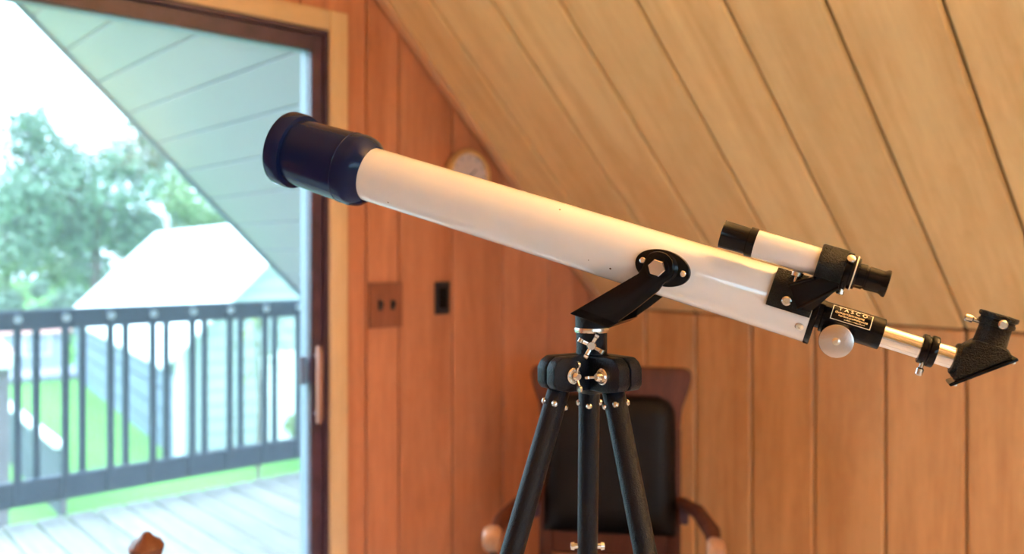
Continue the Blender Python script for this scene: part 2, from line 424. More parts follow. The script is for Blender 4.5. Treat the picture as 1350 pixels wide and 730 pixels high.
# ------------------------------------------------------------------ deck, railing, roof overhang
DKX0, DKX1, DKY1 = -3.4, 3.75, 4.90
o = structroot('deck', (0, 0, -.012))
bm = box(B(), (-.066, -.028, 0), (.066, 0, DKY1-2.31), bev=.005)
first = None; x = DKX0+.07; k = 0
while x < DKX1:
    if first is None: first = q = finish('deck_board', bm, 'deck', o)
    else: q = link('deck_board', first.data, o)
    q.location = (x, 2.31, 0); q.rotation_euler = (R(-90), 0, 0); x += .1455
bm = B()
for y in (2.5, 3.3, 4.1, 4.84): box(bm, (DKX0, y-.02, -.2), (DKX1, y+.02, -.03))
finish('joist_frame', bm, 'rail', o)

RY = 4.96
rl = thing('deck_railing', 'slate blue deck railing with flat rails and thin upright balusters', 'railing', (0, RY, 0))
RT, RB0, RB1 = 1.093, .085, .215
tr = finish('top_rail', box(B(), (-3.4, -.025, RT-.105), (3.7, .025, RT), bev=.006), 'rail', rl)
finish('bottom_rail', box(B(), (-3.4, -.025, RB0), (3.7, .025, RB1), bev=.006), 'rail', rl)
capm = lathe(B(), [(0, .021), (.006, .021), (.011, .014), (.012, 0)], frame_to((0, 0, 0), (0, -1, 0)), 16)
cap0 = None; bal0 = None
bb = box(B(), (-.017, -.017, RB0+.012), (.017, .017, RT-.012), bev=.003)
bal0 = finish('baluster', bb, 'rail', rl)
k = 0; x = 1.037 - .224*19
while x < 3.65:
    q = bal0 if k == 0 else link('baluster', bal0.data, rl)
    q.location = (x, -.042+.0, .0); q.scale = (1, 1, 1)
    if cap0 is None: cap0 = c_ = finish('bolt_cap', capm, 'railcap', tr)
    else: c_ = link('bolt_cap', cap0.data, tr)
    c_.location = (x, -.060, RT-.045)
    q2 = link('baluster', bal0.data, rl); q2.location = (x+.105, .042, 0)
    x += .224; k += 1

SOFF = .10
o = structroot('roof_overhang')
SY1 = 4.84
bm = B()
prism(bm, slope_box(RX, 4.5, 0, 0, SOFF+.016, .18), D+.1, SY1, 'xz')
prism(bm, [(LX-1.5, cz(LX)-1.5*TS+SOFF), (RX, RZ+SOFF), (RX, RZ+SOFF+.2), (LX-1.5, cz(LX)-1.5*TS+SOFF+.2)], D+.1, SY1, 'xz')
finish('roof_deck', bm, 'soffit', o)
bw = .212; nb = 0; dx = bw/SL
x = 4.45
sb = None
bm = prism(B(), [(0, .0), (bw-.007, 0), (bw-.007, SY1-D-.105), (0, SY1-D-.105)], -.012, .006, 'xz', bev=.004, seg=1)
# board local: x up the slope, y outward, z along the ridge direction
bx = zx; bz = Vector((0, 1, 0)); by = bz.cross(bx).normalized()
SM = Matrix((bx, by, bz)).transposed().to_4x4(); bs = 1 if by.z > 0 else -1
while x > RX+dx:
    if sb is None: sb = q = finish('soffit_board', bm, 'soffit', o)
    else: q = link('soffit_board', sb.data, o)
    m = SM.copy(); m.translation = Vector((x, D+.104, cz(x)+SOFF+.012)); q.matrix_local = m
    x -= dx
bm = prism(B(), slope_box(RX, 4.5, 0, 0, SOFF-.028, .25), SY1, SY1+.035, 'xz', bev=.004)
finish('barge_board', bm, 'fascia', o)

# ------------------------------------------------------------------ yard
GZ = -2.72
def ground():
    t = B(); n = 40
    vs_ = [[t.verts.new((-70 + 160*i/n, -50 + 200*j/n, GZ + .12*math.sin(i*.9)*math.cos(j*.7))) for i in range(n+1)] for j in range(n+1)]
    for j in range(n):
        for i in range(n): t.faces.new((vs_[j][i], vs_[j][i+1], vs_[j+1][i+1], vs_[j+1][i]))
    return t
struct(finish('lawn', ground(), 'grass', sharp=180))

# garage with white roof: local x across the gable front, local y along the ridge
gw, gl, ge, gr = 5.2, 15.0, 2.27, 4.83
g = thing('garage', 'garage with white metal roof and siding coloured darker on its shaded side', 'building', (6.254, 16.562, GZ), math.atan2(-.14336, .98972))
finish('core', prism(B(), [(.04, 0), (gw-.04, 0), (gw-.04, ge), (gw/2, gr-.14), (.04, ge)], .04, gl-.04, 'xz'), 'shadow_int', g)  # dark core stands in for shade under the board laps
h = .37; z = .02; s0 = None
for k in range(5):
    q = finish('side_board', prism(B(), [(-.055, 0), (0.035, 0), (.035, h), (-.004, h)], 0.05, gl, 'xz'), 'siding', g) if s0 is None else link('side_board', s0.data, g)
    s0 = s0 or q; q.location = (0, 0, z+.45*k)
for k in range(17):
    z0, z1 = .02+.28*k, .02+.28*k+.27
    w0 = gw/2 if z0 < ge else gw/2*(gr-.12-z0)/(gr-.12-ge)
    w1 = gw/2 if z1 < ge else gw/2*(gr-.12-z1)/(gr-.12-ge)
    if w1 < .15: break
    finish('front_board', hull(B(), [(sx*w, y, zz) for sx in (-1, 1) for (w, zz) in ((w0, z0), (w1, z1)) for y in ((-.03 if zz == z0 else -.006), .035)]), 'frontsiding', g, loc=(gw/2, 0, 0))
for sx in (0, gw): finish('corner_board', box(B(), (sx-.07, -.05, 0), (sx+.07, .09, ge), bev=.01), 'whitetrim', g)
sl = (gr-ge)/(gw/2)
for s_ in (-1, 1):
    nP = 15
    for k in range(nP):
        y0 = -.35 + k*(gl+.7)/nP; y1 = y0+(gl+.7)/nP-.02
        P0 = [(gw/2+s_*.0, gr), (gw/2+s_*(gw/2+.35), ge-.35*sl), (gw/2+s_*(gw/2+.35), ge-.35*sl+.07), (gw/2, gr+.07)]
        finish('roof_panel', prism(B(), P0, y0, y1, 'xz'), 'whiteroof', g)
dr = finish('door', box(B(), (1.55, -.07, .05), (2.45, -.02, 2.1), bev=.01), 'whitetrim', g)
finish('knob', rod(B(), (2.35, -.12, 1.05), (2.35, -.07, 1.05), .03), 'rail', dr)
wd = finish('window', box(B(), (3.2, -.06, .9), (4.4, -.02, 1.8), bev=.01), 'whitetrim', g)
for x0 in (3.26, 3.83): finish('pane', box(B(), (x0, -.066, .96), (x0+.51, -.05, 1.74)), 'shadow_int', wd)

# board fence with a white cap rail crossing the lawn
fn = thing('board_fence', 'dark board fence with a white cap rail crossing the lawn', 'fence', (3.62, 14.36, GZ), math.atan2(-.29, 5.64))
fb0 = finish('fence_board', box(B(), (-.012, -.085, .03), (.012, .085, 1.12), bev=.003), 'fenceboard', fn); fb0.location = (0, .1, 0)
for k in range(1, 44): link('fence_board', fb0.data, fn, (0, .1+.18*k, 0))
finish('cap_rail', box(B(), (-.08, 0, 1.12), (.08, 8.0, 1.19), bev=.01), 'whitetrim', fn)
for k in range(5): finish('post', box(B(), (.013, .05+1.95*k, 0), (.10, .14+1.95*k, 1.12), bev=.006), 'mauve', fn)

# mauve outbuilding at the yard's edge
ob = thing('outbuilding', 'mauve boarded outbuilding with a pale lean-to roof', 'shed', (1.55, 12.45, GZ), 0)
for k in range(8):
    finish('wall_board', box(B(), (-1.0+.25*k, 0, 0), (-1.0+.25*k+.24, .04, 2.75), bev=.006), 'mauve', ob)
finish('core', box(B(), (-.98, .045, 0), (.96, 1.5, 2.75)), 'mauve', ob)
rf = finish('roof', prism(B(), [(-.15, 2.72), (1.65, 2.98), (1.65, 3.05), (-.15, 2.79)], -1.1, 1.08, 'yz'), 'redroof', ob)
finish('eave', box(B(), (-1.1, -.19, 2.66), (1.08, -.15, 2.84), bev=.01), 'whitetrim', rf)

# gravel drive beyond the lawn
gm = B()
P4 = [(-25, 33.5), (10.2, 30.5), (10.4, 33.0), (-25, 38)]
prism(gm, P4, GZ, GZ+.16, 'xy')
struct(finish('gravel_drive', gm, 'gravel'))

# neighbour's house beyond the lawn
hs = thing('house', 'small grey house with a faded red roof beyond the lawn', 'building', (7.0, 33.9, GZ), R(-12))
finish('wall', box(B(), (-1.6, 0, 0), (1.6, 2.2, 1.35)), 'greywall', hs)
finish('roof', prism(B(), [(-.3, 1.32), (2.5, 1.32), (1.1, 1.85)], -1.85, 1.85, 'yz'), 'redroof', hs)
for x0 in (-1.2, .3):
    w_ = finish('window', box(B(), (x0, -.05, .5), (x0+.9, -.01, 1.28), bev=.01), 'whitetrim', hs)
    finish('pane', box(B(), (x0+.08, -.06, .58), (x0+.82, -.04, 1.22)), 'greywall', w_)

# ------------------------------------------------------------------ trees and shrubs
def foliage(rx, ry, rz, cz_, n, size, clumps, seed):
    rnd = random.Random(seed); t = B()
    cl = []
    for i in range(clumps):
        while True:
            p = Vector((rnd.uniform(-1, 1), rnd.uniform(-1, 1), rnd.uniform(-1, 1)))
            if p.length < 1 and p.length > .25: break
        cl.append((Vector((p.x*rx, p.y*ry, p.z*rz+cz_)), rnd.uniform(.24, .42)*(rx+rz)/2))
    for i in range(n):
        c, r = rnd.choice(cl)
        v = Vector((rnd.gauss(0, 1), rnd.gauss(0, 1), rnd.gauss(0, 1))).normalized()
        p = c + v*r*(rnd.random()**.4)
        nrm = (v + Vector((rnd.gauss(0, .5), rnd.gauss(0, .5), rnd.gauss(0, .5)+.4))).normalized()
        a = nrm.cross(Vector((rnd.random(), rnd.random(), rnd.random()+.1))).normalized(); b = nrm.cross(a)
        s_ = size*rnd.uniform(.6, 1.3)
        q = [t.verts.new(p+a*s_), t.verts.new(p+b*s_*.55+nrm*s_*.1), t.verts.new(p-a*s_), t.verts.new(p-b*s_*.55+nrm*s_*.1)]
        t.faces.new(q)
    me = bpy.data.meshes.new('foliage'); t.to_mesh(me); t.free()
    return me
def tree(name, label, loc, h, rx, rz, leaf, n, size, seed, trunk=.2, group=None, cat='tree', clumps=34):
    o = thing(name, label, cat, loc, 0, group)
    zc = h - rz
    me = foliage(rx, rx, rz*.82, zc, n, size, clumps, seed); me.materials.append(M[leaf])
    f = link('foliage', me, o); f['kind'] = 'stuff'
    rnd = random.Random(seed)
    pts = [(0, 0, -.3), (.1, .05, zc*.5), (rnd.uniform(-.2, .2), 0, zc+rz*.3)]
    tk = finish('trunk', sweep(B(), pts, [trunk, trunk*.75, trunk*.25]), 'bark', o)
    for k in range(5):
        a = k*1.256+rnd.random(); z0 = zc*rnd.uniform(.5, .9)
        finish('branch', sweep(B(), [(.05, .03, z0), (math.cos(a)*rx*.35, math.sin(a)*rx*.35, z0+rz*.35), (math.cos(a)*rx*.7, math.sin(a)*rx*.7, z0+rz*.6)], [trunk*.4, trunk*.25, trunk*.08], 8), 'bark', tk)
    return o
TG = 'trees beyond the lawn'
tree('broadleaf_tree', 'tallest grey green tree rising above the garage ridge', (12.23, 42.8, GZ), 12.2, 4.1, 5.0, 'leafB', 15000, .15, 1, .3, TG)
tree('broadleaf_tree', 'light green tree between the tallest tree and the roof edge', (20.6, 54.1, GZ), 10.4, 4.3, 4.6, 'leafA', 10000, .19, 2, .26, TG)
tree('broadleaf_tree', 'rounded light green tree behind the small grey house', (11.9, 59.2, GZ), 9.6, 5.4, 4.8, 'leafA', 10000, .2, 3, .26, TG)
tree('broadleaf_tree', 'low grey green tree standing left of the small grey house', (4.6, 50.5, GZ), 7.6, 3.6, 3.6, 'leafB', 7000, .18, 4, .22, TG)
for i, (x, y, hh, lf, lb) in enumerate([(7.4, 42.5, 3.8, 'leafA', 'light green bush behind the small grey house'), (9.0, 38.2, 3.6, 'leafB', 'grey green bush between the small house and the tallest tree'),
                                    (3.9, 38.4, 3.6, 'leafC', 'yellow green bush beside the small grey house')]):
    tree('bush', lb, (x, y, GZ), hh, 1.7, hh*.48, lf, 4000, .12, 20+i, .08, 'bushes along the lawn', 'bush', 16)
# slender sapling by the garage front with long drooping leaves
sp = thing('sapling', 'slender sapling with long drooping leaves before the garage', 'tree', (6.45, 13.6, GZ))
finish('trunk', sweep(B(), [(0, 0, -.1), (.05, 0, 1.6), (0, .05, 3.1)], [.05, .035, .012], 10), 'bark', sp)
rnd = random.Random(5)
for k in range(26):
    a = rnd.uniform(0, 6.28); z0 = rnd.uniform(2.0, 3.15); L_ = rnd.uniform(.35, .65); t = B(); w = .055
    dv = Vector((math.cos(a), math.sin(a), 0)); pv = Vector((-math.sin(a), math.cos(a), 0)); rows = []
    for i in range(6):
        f = i/5; c = Vector((0, 0, z0)) + dv*L_*f + Vector((0, 0, L_*(.7*f-.95*f*f)))
        ww = w*math.sin(math.pi*min(.97, f*.9+.08))
        rows.append((t.verts.new(c+pv*ww), t.verts.new(c-Vector((0, 0, .012))), t.verts.new(c-pv*ww)))
    for p, q in zip(rows[:-1], rows[1:]):
        t.faces.new((p[0], p[1], q[1], q[0])); t.faces.new((p[1], p[2], q[2], q[1]))
    finish('leaf', t, 'leafC', sp, sharp=180)
tree('bush', 'small yellow green shrub before the garage window', (8.3, 14.4, GZ), 1.5, .8, .75, 'leafC', 1200, .08, 40, .05, 'bushes along the lawn', 'bush', 10)

# ------------------------------------------------------------------ unseen uplighter behind the camera, added to light the ceiling
lp = thing('fill_lamp', 'unseen brass uplighter added to light the ceiling', 'lamp', (1.2, -.45, 0))
AZ = frame_to((0, 0, 0), (0, 0, 1))
finish('base', lathe(B(), [(0, .14), (.012, .14), (.03, .05), (.04, .012)], AZ, 36), 'brass', lp)
finish('pole', rod(B(), (0, 0, .03), (0, 0, 1.62), .011), 'brass', lp)
finish('bowl', lathe(B(), [(1.61, .01), (1.615, .05), (1.65, .12), (1.72, .17), (1.722, .168), (1.655, .115), (1.622, .045), (1.622, 0)], AZ, 40), 'brass', lp)
finish('bulb', lathe(B(), [(1.665-.04*math.cos(a*math.pi/12), .07*math.sin(a*math.pi/12) if 0 < a < 12 else 0) for a in range(13)], AZ, 24), 'lampglass', lp)

# ------------------------------------------------------------------ things on the end wall
# brown double switch plate
sw = thing('switch_plate', 'brown wood grain switch plate with two dark toggles beside door', 'switch', (1.453, D-.008, 1.226))
finish('plate', box(B(), (-.058, 0, -.069), (.058, .010, .069)), 'copper', sw).data
for x0 in (-.022, .022):
    tg = finish('slot', box(B(), (x0-.007, -.003, -.015), (x0+.007, .003, .015), bev=.001), 'darkslot', sw)
    finish('toggle', box(B(), (x0-.004, -.012, -.004), (x0+.004, 0, .012), bev=.001), 'darkslot', tg)
sw.location.y = D-.014
bs_ = thing('wall_switch', 'narrow black rocker switch on wood wall', 'switch', (1.668, D-.014, 1.240))
finish('body', box(B(), (-.028, 0, -.052), (.028, .010, .052), bev=.002), 'darkslot', bs_)
finish('rocker', box(B(), (-.016, -.005, -.033), (.016, .004, .033), bev=.002), 'black', bs_)
ck = thing('wall_clock', 'round pale wall clock with a brass rim above telescope tube', 'clock', (1.765, D-.006, 1.634))
FY = frame_to((0, 0, 0), (0, -1, 0))
finish('case', lathe(B(), [(0, .085), (.018, .090), (.028, .086), (.030, .076), (.020, .074), (.020, 0)], FY, 48), 'dialrim', ck)
dl = finish('dial', lathe(B(), [(.019, .0745), (.022, .0745), (.022, 0)], FY, 48), 'dial', ck)
for k in range(12):
    a = k*math.pi/6
    finish('hour_mark', box(B(), (-.0015, -.0228, .058), (.0015, -.0218, .068), Matrix.Rotation(a, 4, 'Y')), 'darkslot', dl)
for L_, a in ((.038, R(50)), (.055, R(170))):
    finish('hand', box(B(), (-.002, -.0245, -.008), (.002, -.0232, L_), Matrix.Rotation(a, 4, 'Y')), 'darkslot', dl)

# ------------------------------------------------------------------ leather armchair in the corner (faces local -y)
ch = thing('armchair', 'dark wooden armchair with a black leather back panel in the corner', 'chair', (1.7255, 1.5455, 0), R(-51.5))
tilt = Matrix.Translation((0, .2, .45)) @ Matrix.Rotation(R(-7), 4, 'X') @ Matrix.Translation((0, 0, -.45))
zt = lambda z: z
crest = [(-.205, .86), (-.212, .93), (-.232, .985), (-.240, 1.02), (-.236, 1.04), (-.22, 1.048), (0, 1.052), (.22, 1.048), (.236, 1.04), (.240, 1.02), (.232, .985), (.212, .93), (.205, .86)]
finish('crest_rail', prism(B(), crest, -.016, .016, 'xz', tilt, bev=.006), 'chairwood', ch)
for s_ in (-1, 1):
    finish('back_post', prism(B(), [(s_*.168, .40), (s_*.205, .40), (s_*.208, .87), (s_*.168, .87)], -.018, .018, 'xz', tilt, bev=.005), 'chairwood', ch)
finish('back_rail', box(B(), (-.17, -.015, .50), (.17, .015, .575), tilt, bev=.006), 'chairwood', ch)
def panel():
    t = B(); nx, nz = 14, 22; G = {}
    def half(z):
        dz = z - .905
        return .192 if dz < 0 else .192 - (.06 - math.sqrt(max(0, .06**2 - dz*dz)))
    for i in range(nx+1):
        for j in range(nz+1):
            z = .565 + .40*j/nz; z = min(z, .964)
            x = (2*i/nx-1)*half(z)
            ex_ = min(1, (1-abs(2*i/nx-1))*5); ez_ = min(1, min(j, nz-j)/nz*7)
            G[i, j] = t.verts.new((x, -.020-.030*math.sqrt(ex_*ez_), z))
    Bk = {k: t.verts.new((v.co.x, -.006, v.co.z)) for k, v in G.items()}
    for i in range(nx):
        for j in range(nz):
            t.faces.new((G[i, j], G[i+1, j], G[i+1, j+1], G[i, j+1])); t.faces.new((Bk[i, j], Bk[i, j+1], Bk[i+1, j+1], Bk[i+1, j]))
    rim = [(i, 0) for i in range(nx)] + [(nx, j) for j in range(nz)] + [(i, nz) for i in range(nx, 0, -1)] + [(0, j) for j in range(nz, 0, -1)]
    for k in range(len(rim)):
        a, b = rim[k], rim[(k+1) % len(rim)]
        t.faces.new((G[a], Bk[a], Bk[b], G[b]))
    bmesh.ops.transform(t, matrix=tilt, verts=t.verts)
    return t
finish('back_cushion', panel(), 'leather', ch, sharp=60)
finish('seat', box(B(), (-.25, -.28, .40), (.25, .20, .44), bev=.01), 'chairwood', ch)
finish('seat_cushion', box(B(), (-.235, -.265, .44), (.235, .165, .485), bev=.02, seg=3), 'leather', ch)
for s_ in (-1, 1):
    ar = finish('arm', sweep(B(), [(s_*.205, .20, .665), (s_*.25, .10, .67), (s_*.28, -.02, .655), (s_*.282, -.10, .640)], [.016, .020, .022, .018]), 'chairwood', ch)
    finish('arm_scroll', lathe(B(), [(-.024, .010), (-.022, .026), (-.012, .033), (.012, .033), (.022, .026), (.024, .010)], Matrix.Translation((s_*.284, -.125, .640)), 24), 'palewood', ar)
    finish('arm_bracket', box(B(), (s_*.215-.012, .165, .61), (s_*.215+.012, .205, .68), bev=.005), 'frame', ar)
    finish('arm_support', sweep(B(), [(s_*.24, -.12, .43), (s_*.265, -.13, .53), (s_*.28, -.11, .625)], [.018, .022, .016]), 'chairwood', ch)
    finish('leg', sweep(B(), [(s_*.22, -.25, .405), (s_*.222, -.255, .25), (s_*.225, -.26, 0)], [.024, .027, .017]), 'chairwood', ch)
    finish('leg', sweep(B(), [(s_*.19, .19, .42), (s_*.195, .21, .2), (s_*.20, .25, 0)], [.02, .022, .016]), 'chairwood', ch)
    finish('stretcher', rod(B(), (s_*.222, -.255, .18), (s_*.196, .212, .18), .011), 'chairwood', ch)
finish('stretcher', rod(B(), (-.222, -.255, .22), (.222, -.255, .22), .011), 'chairwood', ch)

# ------------------------------------------------------------------ spindle chair near the glass door; only a finial shows
f2 = thing('spindle_chair', 'brown wooden chair with pointed post finials by the glass door', 'chair', (.526, 1.544, 0), R(-41.95))
for x0 in (0, -.45):
    pr = [(0, .014), (.40, .019), (.42, .017), (.835, .016), (.842, .0205), (.848, .018), (.853, .026), (.868, .030), (.878, .024), (.885, .0125), (.892, .007), (.895, 0)]
    finish('back_post', lathe(B(), pr, frame_to((x0, 0, 0), (x0, 0, 1)), 24), 'finialwood', f2)
    finish('leg', rod(B(), (x0*.96-.01, -.40, 0), (x0*.96-.01, -.38, .44), .015, .02), 'finialwood', f2)
    finish('side_rung', rod(B(), (x0, 0, .2), (x0*.96-.01, -.39, .2), .010), 'finialwood', f2)
for z in (.55, .66, .77):
    finish('back_slat', box(B(), (-.44, -.008, z), (-.01, .008, z+.055), bev=.004), 'finialwood', f2)
finish('seat', box(B(), (-.46, -.41, .43), (.01, .02, .46), bev=.008), 'finialwood', f2)
finish('front_rung', rod(B(), (-.44, -.392, .26), (-.01, -.392, .26), .010), 'finialwood', f2)

# ------------------------------------------------------------------ the telescope
BASE = Vector((.6787, .6269, 0))
tel = thing('telescope', 'white refractor telescope on black tripod', 'telescope', BASE)
ex = Vector((.43805, -.85052, -.29084)).normalized(); ey = Vector((-.88895, -.45784, 0)).normalized(); ez = ex.cross(ey).normalized()
if ez.z < 0: ez = -ez
T = Matrix((ex, ey, ez)).transposed().to_4x4(); T.translation = Vector((.5537, .8696, 1.4756)) - BASE
# local tube frame: x towards the eyepiece, y towards the room (side), z up
def TR(x=0, y=0, z=0): return T @ Matrix.Translation((x, y, z))
AX = {'y': frame_to((0, 0, 0), (0, 1, 0)), '-y': frame_to((0, 0, 0), (0, -1, 0)), 'z': frame_to((0, 0, 0), (0, 0, 1)), '-z': frame_to((0, 0, 0), (0, 0, -1)), '-x': frame_to((0, 0, 0), (-1, 0, 0)), 'x': ID}
def screw(parent, s, y, z, r=.004, axis='y', h=.002, m='steel', name='screw'):
    o_ = finish(name, lathe(B(), [(-.003, r), (h*.5, r), (h, r*.7), (h, r*.3), (h*.5, r*.28), (h*.5, 0)], TR(s, y, z) @ AX[axis], 18), m, parent)
    return o_
def thumb(parent, s, y, z, axis, L=.010, r=.0045, name='thumbscrew'):
    bm = lathe(B(), [(-.003, .002), (L*.35, .002), (L*.4, r*.75), (L*.45, r), (L*.9, r), (L, r*.7)], TR(s, y, z) @ AX[axis], 16)
    return finish(name, bm, 'steel', parent)

tube = finish('tube', lathe(B(), [(-.012, .030), (-.012, .0322), (.5195, .0322), (.5205, .0315), (.5205, .020)], TR(), 72), 'white', tel)
def on_tube(a, r=.0322): return r*math.cos(a), r*math.sin(a)
for a in (R(-30), R(150), R(90)):
    y, z = on_tube(a)
    mm = TR(.5127, 0, 0) @ Matrix.Rotation(a, 4, 'X') @ Matrix.Translation((0, .0322, 0)) @ AX['y']
    finish('screw', lathe(B(), [(-.003, .0042), (.0008, .0042), (.0016, .003), (.0016, .0014), (.0006, .0012), (.0006, 0)], mm, 18), 'steel', tube)
# dew shield
ds = finish('dew_shield', lathe(B(), [(-.104, .0405), (-.030, .0425), (-.016, .0435), (-.013, .0432), (-.006, .0415), (-.001, .038), (.0035, .0335), (.0035, .0322)], TR(), 72, closed=False), 'blackplastic', tel)
finish('front_rim', lathe(B(), [(-.101, .0405), (-.1015, .0455), (-.105, .0465), (-.119, .0465), (-.1215, .0455), (-.1215, .042), (-.112, .040), (-.112, 0)], TR(), 72), 'blackplastic', ds)
finish('collar_ring', lathe(B(), [(-.0305, .0420), (-.0295, .0432), (-.0275, .0434), (-.0265, .0425)], TR(), 72), 'blackplastic', ds)
# pivot flanges, fork arms and bolts
def oval(a, b, n=40, c=(0, 0)): return [(c[0]+a*math.cos(2*math.pi*k/n), c[1]+b*math.sin(2*math.pi*k/n)) for k in range(n)]
for sd in (1, -1):
    nm = (lambda y0, y1: (y0, y1) if sd > 0 else (-y1, -y0))
    a, b = nm(.020, .0375)
    fl = finish('pivot_flange', prism(B(), oval(.0285, .0180, c=(.3725, -.001)), a, b, 'xz', T, bev=.0025), 'black', tel)
    a_ = 'y' if sd > 0 else '-y'
    finish('boss', lathe(B(), [(-.004, .0175), (.0015, .0165), (.0035, .0135), (.0040, .012), (.0040, 0)], TR(.3720, sd*.0370, -.0015) @ AX[a_], 36), 'black', fl)
    for s_, z_ in ((.3515, .0005), (.3938, -.0005)):
        screw(fl, s_, sd*.0372, z_, .0032, a_, .0016)
    # arm: rounded around the pivot, sweeping down to the fork base
    pv = (.3695, -.0018); pts = [(.2965, -.0735), (.3530, -.0125)]
    for k in range(0, 13):
        an = R(140 - 190*k/12); pts.append((pv[0]+.0165*math.cos(an), pv[1]+.0165*math.sin(an)))
    pts += [(.3770, -.0235), (.3585, -.0505), (.3470, -.0655), (.3400, -.0745)]
    a, b = nm(.0405, .0465)
    arm = finish('fork_arm', prism(B(), pts, a, b, 'xz', T, bev=.0012), 'black', tel)
    bo = finish('hex_bolt', lathe(B(), [(-.008, .0088), (.0042, .0088), (.0055, .0080), (.0055, 0)], TR(pv[0], sd*.0470, pv[1]) @ AX[a_], 6), 'brushed', arm, sharp=20)
    finish('washer', lathe(B(), [(-.001, .0115), (.0010, .0115), (.0012, .010)], TR(pv[0], sd*.0466, pv[1]) @ AX[a_], 28), 'black', bo)
base_pts = [(.2965, -.0738), (.3400, -.0748), (.3480, -.0660), (.3060, -.0640)]
finish('fork_base', prism(B(), base_pts, -.0465, .0465, 'xz', T, bev=.0012), 'black', tel)
# post
post = finish('post', lathe(B(), [(1.262, .0166), (1.2990, .0166), (1.2990, .0175), (1.309, .0178), (1.3165, .0178)], frame_to((0, 0, 0), (0, 0, 1)), 40), 'legblack', tel)
finish('ring', lathe(B(), [(1.2965, .0168), (1.2965, .0185), (1.2990, .0190), (1.3015, .0185), (1.3015, .0168)], frame_to((0, 0, 0), (0, 0, 1)), 40), 'steel', post)
def wing(parent, p, d, L=.015, w=.0045, th=.0026, rot=0, name='wing_nut', disc=0):
    """screw knob with two or four wings; p = root-local base point, d = outward direction"""
    m = frame_to(p, Vector(p)+Vector(d)) @ Matrix.Rotation(rot, 4, 'X')
    bm = B()
    lathe(bm, [(-.004, .004), (.004, .0055), (.008, .0045), (.010, .003)], m, 18)
    if disc: lathe(bm, [(-.004, disc), (.002, disc), (.003, disc*.85), (.003, 0)], m, 28)
    for s_ in (-1, 1):
        hull(bm, [(x, s_*y, z) for (x, y) in ((.002, .003), (.008, .003), (.006, L), (.012, L)) for z in (-th/2, th/2)], m, .0006)
        lathe(bm, [(-th/2, .0035), (th/2, .0035)], m @ Matrix.Translation((.0095, s_*L, 0)) @ frame_to((0, 0, 0), (0, 0, 1)), 14)
    return finish(name, bm, 'steel', parent)
fwd = Vector((-.74, -.67, 0)).normalized()          # side of the post that carries the clamp screw
cl_ = B()
m = frame_to(fwd*.017+Vector((0, 0, 1.2840)), fwd*.03+Vector((0, 0, 1.2840)))
lathe(cl_, [(-.004, .004), (.005, .0055), (.009, .004)], m, 18)
for k in range(4):
    mm = m @ Matrix.Rotation(R(62)+k*math.pi/2, 4, 'X')
    hull(cl_, [(x, y, z) for (x, y) in ((.001, .002), (.007, .002), (.006, .0125), (.010, .0125)) for z in (-.002, .002)], mm, .0006)
    lathe(cl_, [(-.0022, .0030), (.0022, .0030)], mm @ Matrix.Translation((.008, .0125, 0)) @ frame_to((0, 0, 0), (0, 0, 1)), 12)
finish('clamp_screw', cl_, 'steel', post)
